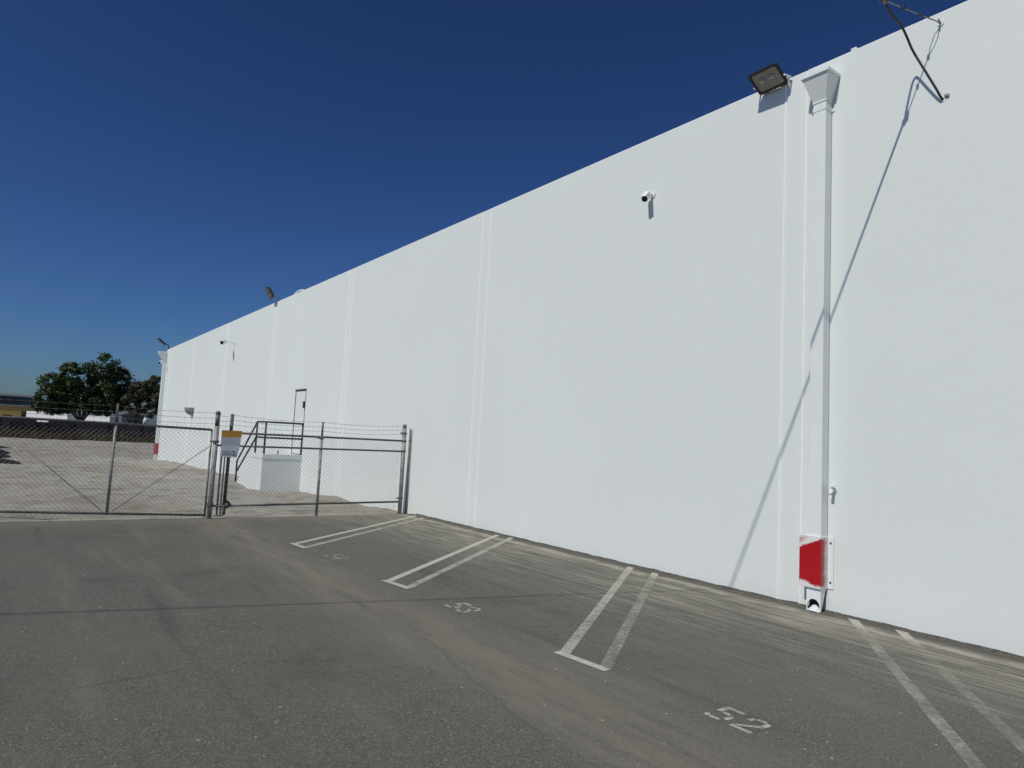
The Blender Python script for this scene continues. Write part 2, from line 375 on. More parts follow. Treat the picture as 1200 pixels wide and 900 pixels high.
ft = MB(); yy = -2.0; vs = []
while yy < 14.3:
    n1 = noise.fractal(Vector((yy*3.1, 0, 0)), .8, 2, 4); n2 = noise.fractal(Vector((yy*2.3, 7, 0)), .8, 2, 4)
    vs += [(WX+.01, yy, .012+.012*max(0, 1+n1)), (WX-.012-.008*n2, yy, .009+.008*max(0, 1+n1)), (WX-.05-.030*n2, yy, -.002)]; yy += .035
k = len(vs)//3
ft.add(vs, [(3*i+a, 3*i+3+a, 3*i+4+a, 3*i+1+a) for i in range(k-1) for a in (0, 1)])
tag(ft.build('wall_foot_dirt', M['silt'], smooth=True), 'thin uneven line of dark dirt along the foot of the white wall', 'dirt', kind='stuff')

# ------------------------------------------------------------------ white building
bld = thing('warehouse', (WX, 18, 0), 'long white windowless warehouse wall beside the parking stalls', 'building')
pairs = [(-2.46, -2.17), (4.69, 4.985), (11.83, 12.14), (19.02, 19.34), (26.24, 26.54), (33.42, 33.72), (40.6, 40.9), (47.5, 47.8)]
def slab(name, ya, yb, x, mat, top=WH):
    c1, c2 = .022, .008; zb = -.9
    prof = lambda y, ins: [(x+ins, y, zb), (x+ins, y, top-c1), (x+c1+ins, y, top), (x+.22, y, top), (x+.22, y, zb)]
    mb = MB(); mb.loft([prof(ya, c2), prof(ya+c2, 0), prof(yb-c2, 0), prof(yb, c2)])
    return mb.build(name, mat, bld)
DOOR = (22.36, 23.36, 1.04, 3.20)                 # y0, y1, z0, z1
prev = Y0; G = .007
for ya, yb in pairs:
    if prev < DOOR[0] and ya > DOOR[1]:           # the panel that holds the door: built round its opening
        slab('wall_panel', prev+G, DOOR[0], WX, M['wall']); slab('wall_panel', DOOR[1], ya-G, WX, M['wall'])
        mb = MB(); mb.box((WX+.001, DOOR[0]-.007, DOOR[3]), (WX+.22, DOOR[1]+.007, WH-.01)); mb.build('wall_panel', M['wall'], bld)
        mb = MB(); mb.box((WX+.001, DOOR[0]-.007, -.9), (WX+.22, DOOR[1]+.007, DOOR[2]-.02)); mb.build('wall_panel', M['wall'], bld)
    else: slab('wall_panel', prev+G, ya-G, WX, M['wall'])
    slab('joint_strip', ya+G, yb-G, WX+.006, M['strip'])
    for yj in (ya, yb):
        mb = MB(); ring = lambda z: [(WX+.014-.024*math.sin(math.pi*k/4), yj-.016*math.cos(math.pi*k/4), z) for k in range(5)]+[(WX+.03, yj+.007, z), (WX+.03, yj-.007, z)]
        mb.loft([ring(-.8), ring(WH-.025)]); mb.build('caulk_joint', M['caulk'], bld, smooth=False)
    prev = yb
slab('wall_panel', prev+G, YE, WX, M['wall'])
mb = MB(); mb.box((WX+.221, Y0, -.9), (52, YE-.2, 6.25)); mb.build('roof', M['roof'], bld)
mb = MB(); mb.box((WX+.001, YE-.199, -.9), (52.2, YE-.003, WH-.012)); mb.build('end_wall', M['wall'], bld)
# door on the landing
y0, y1, z0, z1 = DOOR
mb = MB(); mb.box((WX+.004, y0+.022, z0+.012), (WX+.06, y1-.022, z1-.03)); dr = mb.build('door', M['doorwhite'], bld, bevel=.004)
mb = MB(); mb.box((WX-.006, y0-.02, z0-.01), (WX+.10, y0+.018, z1+.02)); mb.box((WX-.006, y1-.018, z0-.01), (WX+.10, y1+.02, z1+.02))
mb.box((WX-.022, y0-.03, z1-.026), (WX+.10, y1+.03, z1+.025)); mb.box((WX-.010, y0+.018, z0-.016), (WX+.10, y1-.018, z0+.008)); mb.build('door_frame', M['seal'], bld)
mb = MB(); mb.tube([(WX+.01, y0+.10, z0+1.0), (WX-.04, y0+.10, z0+1.0), (WX-.04, y0+.22, z0+1.0)], .012, 8); mb.build('handle', M['black'], dr, smooth=True)
mb = MB(); mb.box((WX-.055, y0+.03, z1-.62), (WX+.003, y0+.09, z1-.40)); mb.build('door_closer', M['seal'], dr)

# ------------------------------------------------------------------ near downspout
yc = 4.425
dn = thing('downspout', (WX, yc, 0), 'white downspout with flared head and red sprayed guard at its foot', 'downspout')
px0, py0, py1 = WX-.150, 4.345, 4.508
mb = MB()
rect = lambda x0, ya, yb, z: [(x0, ya, z), (WX-.002, ya, z), (WX-.002, yb, z), (x0, yb, z)]
mb.loft([rect(WX-.158, 4.338, 4.512, 6.125), rect(WX-.158, 4.338, 4.512, 6.15), rect(WX-.268, 4.258, 4.592, 6.43)], cap=True)
hd = mb.build('conductor_head', M['white'], dn)
mb = MB(); mb.box((WX-.285, 4.243, 6.431), (WX-.003, 4.607, 6.475)); mb.build('rim', M['white'], hd, bevel=.004)
mb = MB(); mb.box((px0, py0, .25), (WX-.012, py1, 6.124)); mb.build('pipe', M['white'], dn, bevel=.006)
for z in (6.02,):
    mb = MB(); mb.box((px0-.005, py0-.005, z), (WX-.010, py1+.005, z+.045)); mb.box((WX-.010, py0-.035, z), (WX-.001, py0-.005, z+.045)); mb.build('strap', M['white'], dn)
# guard: object origin at its own foot so that the spray pattern sits on it
gd = MB(); gd.box((WX-.168, 4.338, .265), (WX-.004, 4.602, .862)); 
go = gd.build('guard', M['redguard'], dn, bevel=.005)
go.data.transform(Matrix.Translation((-(WX-.168), -4.338, -.265))); go.location = Vector((WX-.168, 4.338, .265)); 
go['label'] = 'white steel guard sprayed red'
mb = MB(); mb.box((WX-.012, 4.270, .265), (WX-.003, 4.336, .862)); fl = mb.build('flange', M['white'], dn)
for z in (.34, .79):
    mb = MB(); mb.tube([(WX-.02, 4.303, z), (WX-.011, 4.303, z)], .012, 8); mb.build('bolt', M['galvdark'], dn)
# shoe: front plate with an arched mouth, tapered cheeks, curved white tongue
xf = WX-.140; sh = MB(); ya, yb, zt = 4.348, 4.520, .262; r = .074; ym = (ya+yb)/2; zc = .062
arch = [(xf, ym-r*math.cos(math.pi*k/12), zc+r*math.sin(math.pi*k/12)*1.05) for k in range(13)]
outer = [(xf, ya, zc)]+[(xf, ya, zt), (xf, yb, zt)]+[(xf, yb, zc)]
# fan of quads between outline and arch
out13 = []
for k in range(13):
    t = k/12
    if t < .25: out13.append((xf, ya, zc+(zt-zc)*t*4))
    elif t <= .75: out13.append((xf, ya+(yb-ya)*(t-.25)*2, zt))
    else: out13.append((xf, yb, zt-(zt-zc)*(t-.75)*4))
back = [(p[0]+.004, p[1], p[2]) for p in arch]
sh.add(out13+arch+back, [(k, k+1, 13+k+1, 13+k) for k in range(12)]+[(13+k, 13+k+1, 26+k+1, 26+k) for k in range(12)])
sh.add([(xf, ya, 0.004), (xf, ya, zc), (xf, ym-r, zc), (xf, ym-r, 0.004)], [(0,1,2,3)])
sh.add([(xf, yb, 0.004), (xf, yb, zc), (xf, ym+r, zc), (xf, ym+r, 0.004)], [(0,1,2,3)])
for yy in (ya, yb):
    sh.add([(xf, yy, .004), (xf, yy, zt), (WX-.03, yy, zt), (xf+.02, yy, .006)], [(0,1,2,3)])
so = sh.build('shoe', M['white'], dn)
mb = MB(); mb.add([(xf+.035, ya+.002, .006), (WX-.03, ya+.002, zt), (WX-.03, yb-.002, zt), (xf+.035, yb-.002, .006)], [(0,1,2,3)]); mb.build('throat_shade', M['black'], so)  # back plate coloured black for the shade inside the dirty pipe mouth
tg = MB(); tg.add([(xf-.012, ya+.006, .006), (xf-.012, yb-.006, .006), (xf+.03, yb-.006, .020), (xf+.03, ya+.006, .020), (xf+.012, ym, .055)], [(0,1,2,3)])
tg = MB()
ringb = lambda dx, hh: [(xf+dx, ya+.008+(yb-ya-.016)*k/8, .005+hh*math.sin(math.pi*k/8)) for k in range(9)]
rr = [ringb(-.030, .004), ringb(-.004, .040), ringb(.034, .066)]
tg.add([p for q in rr for p in q], [(i*9+k, i*9+k+1, (i+1)*9+k+1, (i+1)*9+k) for i in range(2) for k in range(8)])
tg.build('tongue', M['white'], so, smooth=True)
# hose bib by the downspout
hb = thing('hose_bib', (WX, 4.27, 1.40), 'small white wall tap beside the downspout', 'tap')
mb = MB(); mb.tube([(WX, 4.27, 1.40), (WX-.075, 4.27, 1.40)], .017, 10); mb.tube([(WX-.06, 4.27, 1.41), (WX-.075, 4.275, 1.375), (WX-.078, 4.275, 1.345)], [.018, .020, .022], 10); mb.build('spout', M['white'], hb, smooth=True)
mb = MB(); mb.tube([(WX-.05, 4.27, 1.40), (WX-.06, 4.27, 1.452)], .009, 8); mb.tube([(WX-.062, 4.27, 1.445), (WX-.064, 4.27, 1.457)], .034, 10); mb.build('handle', M['white'], hb)
mb = MB(); mb.tube([(WX-.001, 4.27, 1.40), (WX-.008, 4.27, 1.40)], .035, 12); mb.build('collar', M['white'], hb)

# ------------------------------------------------------------------ floodlight
def flood(loc, label, tl, tr, br, thick, mats, lens_n=2):
    tl, tr, br = map(Vector, (tl, tr, br)); bl = tl + br - tr
    c = (tl+br)/2; ex = (tr-tl)/2; ey = (tl-bl)/2; nz = ex.cross(ey).normalized()          # towards the lit side
    if nz.z > 0: nz = -nz
    t = thing('floodlight', loc, label, 'floodlight')
    mb = MB(); hx, hy = ex.length, ey.length; ux, uy = ex.normalized(), ey.normalized()
    def ring(ins, d, rr=.03):
        p = []
        for sx, sy_ in ((1,1),(-1,1),(-1,-1),(1,-1)):
            for k in range(4):
                a = {(1,1):0, (-1,1):1, (-1,-1):2, (1,-1):3}[(sx, sy_)]*math.pi/2 + k*math.pi/6
                p.append(c + ux*(sx*(hx-ins-rr)+rr*math.cos(a)) + uy*(sy_*(hy-ins-rr)+rr*math.sin(a)) + nz*d)
        return p
    mb.loft([ring(.035, -thick), ring(.0, -thick*.35), ring(0, 0), ring(.030, 0), ring(.034, -.012)], cap=True)
    body = mb.build('housing', mats[0], t)
    mb = MB(); mb.loft([ring(.036, -.011), ring(.036, -.006)]); g = mb.build('glass', mats[1], t)
    for k in range(lens_n):
        off = (k-(lens_n-1)/2)*hx*.62
        q = c + ux*off + uy*hy*.10 + nz*(-.006)
        rings = []
        for j in range(5):
            a = j*math.pi/9; rings.append([q + (ux*math.cos(b*.6283)+uy*math.sin(b*.6283))*(.045*math.cos(a)) + nz*(.030*math.sin(a)) for b in range(10)])
        mb = MB(); mb.loft(rings); mb.build('lens', mats[2], t, smooth=True)
    for k in range(7):
        q = c + ux*(hx*.75*(k/3-1)) - nz*(thick+.012)
        mb = MB(); mb.obox(q, ux*.003, uy*hy*.7, nz*.014); mb.build('fin', mats[0], t)
    return t, c, ux, uy, nz, hx, hy
fl_, c, ux, uy, nz, hx, hy = flood((WX, 5.1, 6.6), 'large black twin lens floodlight on wall above cracked joint strip'.replace('cracked ', ''), (7.486, 5.342, 6.773), (7.472, 4.912, 6.775), (7.765, 4.908, 6.610), .07, (M['blackmetal'], M['lens'], M['reflector']))
mb = MB()
pr = c + ux*(hx+.012) + uy*(-.03); pl = c - ux*(hx+.012) + uy*(-.03)
for q in (pr, pl):
    mb.tube([q, Vector((WX-.03, q.y, 6.70))], .012, 6)
mb.tube([Vector((WX-.03, pr.y, 6.70)), Vector((WX-.03, pl.y, 6.70))], .014, 6)
mb.box((WX-.028, 4.93, 6.60), (WX-.001, 5.04, 6.712)); mb.build('bracket', M['white'], fl_)

# ------------------------------------------------------------------ cameras on the wall
def bullet(loc, label, base, elbow, head, aim, L=.20, r=.042):
    t = thing('security_camera', loc, label, 'camera', )
    base, elbow, head = map(Vector, (base, elbow, head)); aim = Vector(aim).normalized()
    mb = MB(); mb.tube([base+Vector((-.001,0,0)), base+Vector((-.02,0,0))], .055, 14); mb.build('base', M['white'], t)
    mb = MB(); mb.tube([base, elbow, head], .018, 8); mb.build('arm', M['white'], t, smooth=True)
    a = head - aim*L*.45; b = head + aim*L*.5
    mb = MB(); mb.tube([a, a+aim*.02, b], [r*.75, r, r], 14); bd = mb.build('body', M['white'], t)
    mb = MB(); mb.tube([b+aim*.0005, b+aim*.012], r*.93, 14); mb.build('lens_face', M['black'], bd)
    up = Vector((0,0,1)); sd = aim.cross(up).normalized(); u2 = sd.cross(aim)
    mb = MB(); mb.obox(head+u2*(r+.004)+aim*.02, sd*r*.85, aim*L*.55, u2*.004); mb.build('sunshield', M['white'], bd)
    return t
bullet((WX, 7.27, 5.72), 'white bullet camera with black face on the wall above the parking stalls', (WX, 7.26, 5.76), (7.76, 7.26, 5.75), (7.695, 7.275, 5.705), (-.60, -.22, -.55), .19, .050)
bullet((WX, 32.15, 5.6), 'white camera on a thin bracket arm, high above the loading stairs', (WX, 32.15, 5.62), (7.6, 32.13, 5.66), (7.34, 32.1, 5.60), (-.6, -.6, -.25), .3, .085)
bullet((WX, 48.6, 5.8), 'small white camera next to the corner downspout', (WX, 48.5, 5.83), (7.65, 48.5, 5.86), (7.42, 48.5, 5.80), (-.6, -.6, -.25), .28, .08)

# parapet floodlights far along the roof edge
f2, c, ux, uy, nz, hx, hy = flood((WX, 26.4, 6.72), 'grey louvred floodlight tilted up on the roof edge above the landing', (7.36, 26.62, 7.20), (7.36, 26.22, 7.20), (7.62, 26.22, 6.80), .09, (M['galvdark'], M['reflector'], M['lens']), 1)
for k in range(4):
    q = c + uy*(hy*(.75-.5*k)) + nz*.012
    mb = MB(); mb.obox(q, ux*hx*.8, uy*.028, nz*.02); mb.build('louvre', M['galv'], f2)
mb = MB(); mb.tube([c-nz*.05, Vector((7.86, 26.4, 6.84)), Vector((7.92, 26.4, 6.70))], .028, 8); mb.build('bracket', M['galv'], f2)
f3, c, ux, uy, nz, hx, hy = flood((WX, 49.2, 6.72), 'slim dark floodlight at the far corner of the roof edge', (7.16, 49.32, 7.34), (7.16, 48.92, 7.34), (7.62, 48.92, 6.98), .09, (M['blackmetal'], M['lens'], M['reflector']), 1)
mb = MB(); mb.tube([c-nz*.05, Vector((7.84, 49.1, 7.0)), Vector((7.92, 49.1, 6.70))], .03, 8); mb.build('bracket', M['blackmetal'], f3)
# white hoop vent on the roof edge
rv = thing('roof_hoop', (7.95, 24.2, 6.70), 'small white pipe hoop on the roof edge', 'pipe')
mb = MB(); mb.tube([(7.93, 24.2+.55*math.cos(math.pi*k/10), 6.70+.13*math.sin(math.pi*k/10)) for k in range(11)], .03, 8); mb.build('hoop', M['white'], rv, smooth=True)
# bowl shaped wall lamp
bl = thing('wall_lamp', (WX, 39.7, 2.6), 'white half bowl wall lamp near the far end of the wall', 'lamp')
mb = MB(); R0 = .34; rings = []
for j in range(7):
    a = j*math.pi/2/6.3; rings.append([(WX-.005-R0*math.cos(a)*math.sin(math.pi*k/12)*1.25, 39.7-R0*math.cos(a)*math.cos(math.pi*k/12), 2.80-.42*math.sin(a)) for k in range(13)])
mb.loft(rings); mb.build('bowl', M['greylamp'], bl, smooth=False)
mb = MB(); mb.box((WX-.05, 39.62, 2.30), (WX-.001, 39.78, 2.52)); mb.build('backplate', M['white'], bl)

# ------------------------------------------------------------------ far corner downspout
cd = thing('downspout', (WX, 49.1, -.4), 'white downspout with faded red foot at the far corner of the wall', 'downspout')
mb = MB(); rc = lambda x0, ya, yb, z: [(x0, ya, z), (WX-.002, ya, z), (WX-.002, yb, z), (x0, yb, z)]
mb.loft([rc(WX-.22, 48.98, 49.22, 5.95), rc(WX-.50, 48.85, 49.35, 6.45), rc(WX-.50, 48.85, 49.35, 6.55)]); mb.build('conductor_head', M['white'], cd)
mb = MB(); mb.box((WX-.20, 48.99, .62), (WX-.01, 49.21, 5.949)); mb.build('pipe', M['white'], cd, bevel=.006)
mb = MB(); mb.box((WX-.24, 48.95, -.05), (WX-.005, 49.24, .618)); mb.build('guard', M['redfar'], cd)
mb = MB(); mb.box((WX-.20, 48.99, -.50), (WX-.01, 49.21, -.052)); mb.build('shoe', M['white'], cd)

# ------------------------------------------------------------------ overhead service cables
A = Vector((WX, 3.12, 6.58)); dirc = Vector((-1, .247, 0)).normalized(); LP = 33.0; ZP = 8.85
def mes(t): p = A + dirc*t; p.z = 6.58 + (ZP-6.58)*(t/LP)**2; return p
ms = thing('messenger_wire', A, 'steel strand with clamps tied to an eye bolt near the roof edge', 'wire')
mb = MB(); mb.tube([mes(.30+(LP-.3)*k/60) for k in range(61)], .0065, 6); mb.build('strand', M['steelwire'], ms, smooth=True)
mb = MB(); e0, e1 = mes(.045), mes(.30)
mb.tube([e0, e0.lerp(e1, .3)+Vector((0, .02, .016)), e0.lerp(e1, .7)+Vector((0, .016, .012)), e1], .005, 6)
mb.tube([e0, e0.lerp(e1, .3)+Vector((0, -.02, -.016)), e0.lerp(e1, .7)+Vector((0, -.016, -.012)), e1], .005, 6); mb.build('thimble', M['steelwire'], ms, smooth=True)
mb = MB(); mb.tube([A+Vector((.02,0,0)), A+Vector((-.03,0,0))], .010, 8)
mb.tube([A+Vector((-.05+.022*math.cos(k*.6283), 0, .022*math.sin(k*.6283))) for k in range(11)], .006, 6); mb.build('eye_bolt', M['galv'], ms)
mb = MB(); mb.tube([A+Vector((.0,0,0)), A+Vector((-.01,0,0))], .035, 10); mb.build('washer', M['white'], ms)
for t in (.31, .58):
    mb = MB(); mb.obox(mes(t), (.020, 0, 0), (0, .014, 0), (0, 0, .016)); mb.build('clamp', M['black'], ms, bevel=.004)
mb = MB(); mb.obox(mes(.86), (.035, 0, 0), (0, .022, 0), (0, 0, .028)); mb.tube([mes(.92)+Vector((0,0,-.02)), mes(.92)+Vector((0,0,.03))], .022, 8); mb.build('clamp', M['galvdark'], ms, bevel=.004)
sc_ = thing('service_cable', (WX, 3.1, 5.7), 'thick black cable looping down into a hole in the white wall', 'cable')
P = [Vector((WX+.03, 3.095, 5.70))] + [Vector(onX(q, x)) for q, x in (((1103,114.5), 7.795), ((1097,104), 7.745), ((1085,84.5), 7.69), ((1070,60), 7.625), ((1063,44), 7.52), ((1056,30), 7.39), ((1044,15.5), 7.17))] + [mes(.90)+Vector((0,0,.02))]
def crom(P, k=6):
    out = []
    for i in range(len(P)-1):
        p0, p1, p2, p3 = P[max(i-1,0)], P[i], P[i+1], P[min(i+2,len(P)-1)]
        for j in range(k):
            t = j/k; out.append(.5*((2*p1)+(p2-p0)*t+(2*p0-5*p1+4*p2-p3)*t*t+(3*p1-p0-3*p2+p3)*t**3))
    return out+[P[-1]]
mb = MB(); mb.tube(crom(P)+[mes(.95+(LP-.95)*k/50)+Vector((0,0,.021)) for k in range(1, 51)], .0125, 8); mb.build('jacket', M['cable'], sc_, smooth=True)
mb = MB(); mb.tube([(WX-.004, 3.095, 5.70), (WX+.02, 3.095, 5.70)], .030, 12); mb.build('sleeve', M['caulk'], sc_)
mb = MB(); mb.obox((WX-.012, 3.06, 5.725), (.010,0,0), (0,.022,0), (0,0,.012)); mb.build('clip', M['galv'], sc_)
# pole that carries them, out to the side
up = thing('utility_pole', (*(A+dirc*LP).xy, 0), 'wooden utility pole carrying the cables out beyond the lot', 'pole')
q = A+dirc*LP
mb = MB(); mb.tube([(q.x, q.y, -.5), (q.x, q.y, 5), (q.x, q.y, 9.6)], [.16, .14, .11], 12); mb.build('pole', M['wood'], up, smooth=True)
mb = MB(); mb.box((q.x-.06, q.y-1.1, 9.1), (q.x+.06+.12, q.y+1.1, 9.22)); mb.build('crossarm', M['wood'], up)
# little lump of roofing on the parapet
mb = MB(); mb.obox((WX+.03, 4.09, 6.725), (.025,0,0), (0,.035,0), (0,0,.02)); tag(mb.build('parapet_anchor', M['white'], bevel=.008), 'tiny white bump on the roof edge above the downspout', 'anchor')

# ------------------------------------------------------------------ landing and stairs
pf = thing('landing', (7.2, 23.4, -.1), 'white concrete landing with steps and black pipe railing below the door', 'steps')
px = 6.56; pz = 1.03; ye0, ye1 = 22.30, 23.75
mb = MB(); mb.box((px, ye0, -.6), (WX-.002, ye1, pz-.16)); mb.build('base', M['concrete_white'], pf)
mb = MB(); mb.box((px-.015, ye0-.015, pz-.158), (WX-.003, ye1+.001, pz)); mb.build('slab', M['concrete_white'], pf, bevel=.01)
nst = 6; run = 1.5/nst
for k in range(nst-1):
    zt = pz-.19*(k+1)-.02; mb = MB(); mb.box((px+.10, ye1+.003+run*k, -.6), (WX-.004, ye1+run*(k+1), zt)); mb.build('step', M['concrete_white'], pf)
mb = MB(); mb.prism([(px, ye1+.003, -.6), (px, ye1+.003, pz-.17), (px, ye1+.10, pz-.22), (px, ye1+1.42, -.12), (px, ye1+1.42, -.6)], (.098, 0, 0)); mb.build('stringer_wall', M['concrete_white'], pf)
rx = px+.045
def railing(pts, r=.030): mb = MB(); mb.tube(pts, r, 8); return mb.build('rail', M['blackmetal'], pf, smooth=True)
zc1, zc2 = pz+1.02, pz+.52
railing([(WX-.01, ye0+.05, zc1), (rx, ye0+.05, zc1)]); railing([(WX-.01, ye0+.05, zc2), (rx, ye0+.05, zc2)])
railing([(rx, ye0+.05, zc1), (rx, 23.32, zc1), (rx, 25.42, .66), (rx, 25.42, -.3)]); railing([(rx, ye0+.05, zc2), (rx, 23.32, zc2), (rx, 25.42, .26)])
for yy, b in ((ye0+.05, pz), (23.32, pz)):
    mb = MB(); mb.tube([(rx, yy, b-.02), (rx, yy, zc1)], .032, 8); mb.build('post', M['blackmetal'], pf, smooth=True)
mb = MB(); mb.tube([(WX-.03, ye0+.05, pz-.02), (WX-.03, ye0+.05, zc1)], .022, 8); mb.build('post', M['blackmetal'], pf, smooth=True)
mb = MB(); mb.tube([(7.05, ye0+.05, pz), (7.05, ye0+.05, pz+.12)], .02, 8); mb.build('post_stub', M['blackmetal'], pf)

# ------------------------------------------------------------------ chain link fence and gate
FY = 14.40
def chain(name, x0, x1, z0, z1, parent, p=.042, r=.0027, yf=lambda x: FY):
    mb = MB(); n = int((x1-x0)/p); s = 0
    zs = []; z = z0
    while z < z1+.001: zs.append(z); z += p
    for i in range(n):
        bx = x0+p*(i+.5); pts = []
        for k, z in enumerate(zs):
            sgn = 1 if (k+i) % 2 else -1
            pts.append(Vector((bx+sgn*p*.5*1.04*(1 if True else 0), yf(bx)+.003*sgn+.012*noise.noise(Vector((bx*.9, z*1.3, 1))), z+.004*noise.noise(Vector((bx*2, z*2, 5))))))
        # wires of neighbouring columns hook into each other at the turns
        mb.tube(pts, r, 4, cap=False)
        e = pts[-1]; mb.tube([e, e+Vector((.012, 0, .028))], r, 4, cap=False)
    o = mb.build(name, M['mesh'], parent); o['kind'] = 'stuff'; return o
def bar(name, pts, r, mat, parent, n=10): mb = MB(); mb.tube(pts, r, n); return mb.build(name, mat, parent, smooth=True)
def barbed(parent, pts, sag=.02):
    mb = MB(); full = []
    for a_, b_ in zip(pts[:-1], pts[1:]):
        a_, b_ = Vector(a_), Vector(b_); L = (b_-a_).length; k = max(4, int(L/.25))
        for j in range(k): t = j/k; q = a_.lerp(b_, t); q.z -= sag*4*t*(1-t); full.append(q)
    full.append(Vector(pts[-1])); mb.tube(full, .0026, 4, cap=False)
    d = 0; acc = .06
    for a_, b_ in zip(full[:-1], full[1:]):
        L = (b_-a_).length
        while acc < d+L:
            q = a_.lerp(b_, (acc-d)/L); w = .016
            an = random.uniform(0, 3.14)
            mb.tube([q+Vector((-.006, w*math.cos(an), w*math.sin(an))), q+Vector((.006, -w*math.cos(an), -w*math.sin(an)))], .0024, 4, cap=False)
            mb.tube([q+Vector((.006, w*math.sin(an), w*math.cos(an))), q+Vector((-.006, -w*math.sin(an), -w*math.cos(an)))], .0024, 4, cap=False)
            acc += .125
        d += L
    return mb.build('barbed_wire', M['barb'], parent)
# left: wide gate leaf with tension rods
gl = thing('chain_link_gate', (1.6, FY, 0), 'wide chain link gate leaf with slanting tension rods and barbed wire', 'gate')
XL = -3.6
bar('top_rail', [(XL, FY, 1.80), (1.5, FY, 1.752), (3.20, FY, 1.725)], .023, M['galvdark'], gl)
bar('bottom_rail', [(XL, FY, .25), (0, FY, .185), (1.56, FY, .125), (3.24, FY, .065)], .021, M['galvdark'], gl)
bar('upright', [(1.56, FY+.01, .10), (1.565, FY+.01, 1.755)], .026, M['galv'], gl)
bar('wire_arm', [(1.565, FY+.01, 1.756), (1.567, FY+.01, 2.12)], .020, M['galvdark'], gl)
bar('upright', [(3.22, FY, .03), (3.22, FY, 1.74)], .020, M['galv'], gl)
bar('upright', [(XL, FY, .05), (XL, FY, 2.1)], .026, M['galv'], gl)
bar('tension_rod', [(.26, FY-.03, 1.24), (1.48, FY-.03, .17)], .0065, M['galvdark'], gl, 6)
bar('tension_rod', [(1.64, FY-.03, .17), (3.22, FY-.03, 1.42)], .0065, M['galvdark'], gl, 6)
bar('tension_rod', [(-1.4, FY-.03, .24), (.05, FY-.03, .10), (.75, FY-.03, .03)], .005, M['galvdark'], gl, 6)
chain('chain_link_mesh', XL, 3.20, .04, 1.78, gl)
for z in (2.06, 1.955, 1.845): barbed(gl, [(XL, FY, z+.03), (1.566, FY, z+.012), (3.29, FY, z)], .02)
# right: section up to the wall
def FR(x): return FY-.03 + (x-3.30)*.108
gr = thing('chain_link_fence', (5.4, FY, 0), 'chain link section with three rails between the gate post and the wall', 'fence')
bar('gate_post', [(3.30, FY-.03, -.3), (3.30, FY-.03, 1.80)], .046, M['galv'], gr, 14)
bar('post_extension', [(3.30, FY-.03, 1.801), (3.30, FY-.03, 2.05)], .043, M['galvdark'], gr, 14)
mb = MB(); mb.loft([[(3.30+.056*math.cos(j*.35)*math.cos(k*.524), FY-.03+.056*math.cos(j*.35)*math.sin(k*.524), 2.045+.06*math.sin(j*.35)) for k in range(12)] for j in range(5)]); mb.build('post_cap', M['galvdark'], gr, smooth=True)
bar('leaf_upright', [(3.435, FR(3.435), .05), (3.435, FR(3.435), 1.70)], .019, M['galv'], gr)
bar('leaf_upright', [(3.50, FR(3.50), .05), (3.50, FR(3.50), 1.68)], .014, M['galv'], gr)
bar('wire_post', [(3.57, FR(3.57)+.02, .06), (3.585, FR(3.585)+.02, 2.06)], .033, M['galvdark'], gr)
bar('middle_post', [(5.535, FR(5.535)-.02, -.2), (5.53, FR(5.53)-.02, 1.70)], .030, M['galv'], gr)
bar('wire_arm', [(5.53, FR(5.53)-.02, 1.701), (5.53, FR(5.53)-.02, 2.02)], .022, M['galvdark'], gr)
bar('end_post', [(7.655, FR(7.655)-.02, -.3), (7.645, FR(7.645)-.02, 1.99)], .050, M['galv'], gr, 14)
bar('post_extension', [(7.645, FR(7.645)-.02, 1.991), (7.645, FR(7.645)-.02, 2.08)], .045, M['galvdark'], gr, 14)
bar('wall_post', [(7.785, 14.76, -.3), (7.775, 14.76, 1.98)], .021, M['galvdark'], gr)
bar('top_rail', [(3.44, FR(3.44), 1.685), (7.60, FR(7.60), 1.685)], .023, M['galvdark'], gr)
bar('middle_rail', [(3.28, FR(3.28)-.02, 1.425), (7.60, FR(7.60)-.02, 1.435)], .021, M['galvdark'], gr)
bar('bottom_rail', [(3.24, FR(3.24)-.02, .24), (7.60, FR(7.60)-.02, .245)], .022, M['galvdark'], gr)
for x, z in ((3.30, 1.50), (3.30, .28), (5.53, 1.66), (5.53, 1.43), (5.53, .25), (7.65, 1.68), (7.65, 1.44), (7.65, .33), (7.65, 1.87)):
    mb = MB(); rr = .060 if x != 5.53 else .040
    mb.tube([(x, FR(x)-.02, z-.02), (x, FR(x)-.02, z+.02)], rr, 12); mb.box((x-rr-.05, FR(x)-.03, z-.014), (x-rr+.005, FR(x)-.008, z+.014)); mb.build('clamp_band', M['galvdark'], gr)
chain('chain_link_mesh', 3.45, 7.60, .02, 1.70, gr, yf=FR)
for z in (2.03, 1.93, 1.835):
    barbed(gr, [(3.30, FR(3.30), z), (3.585, FR(3.585), z+.01), (5.53, FR(5.53), z-.02), (7.645, FR(7.645), z+.01)], .035)
# gate wheel and drop latch at the foot of the leaf
mb = MB(); mb.tube([(3.60, FY-.04, .27), (3.60, FY+.0, .27)], .075, 16); wh = mb.build('gate_wheel', M['black'], gr)
mb = MB(); mb.tube([(3.60, FY-.045, .27), (3.60, FY-.0405, .27)], .03, 10); mb.build('hub', M['galv'], wh)
bar('drop_latch', [(3.37, FY-.05, .05), (3.54, FY-.05, .05), (3.55, FY-.05, .22)], .011, M['galvdark'], gr, 8)
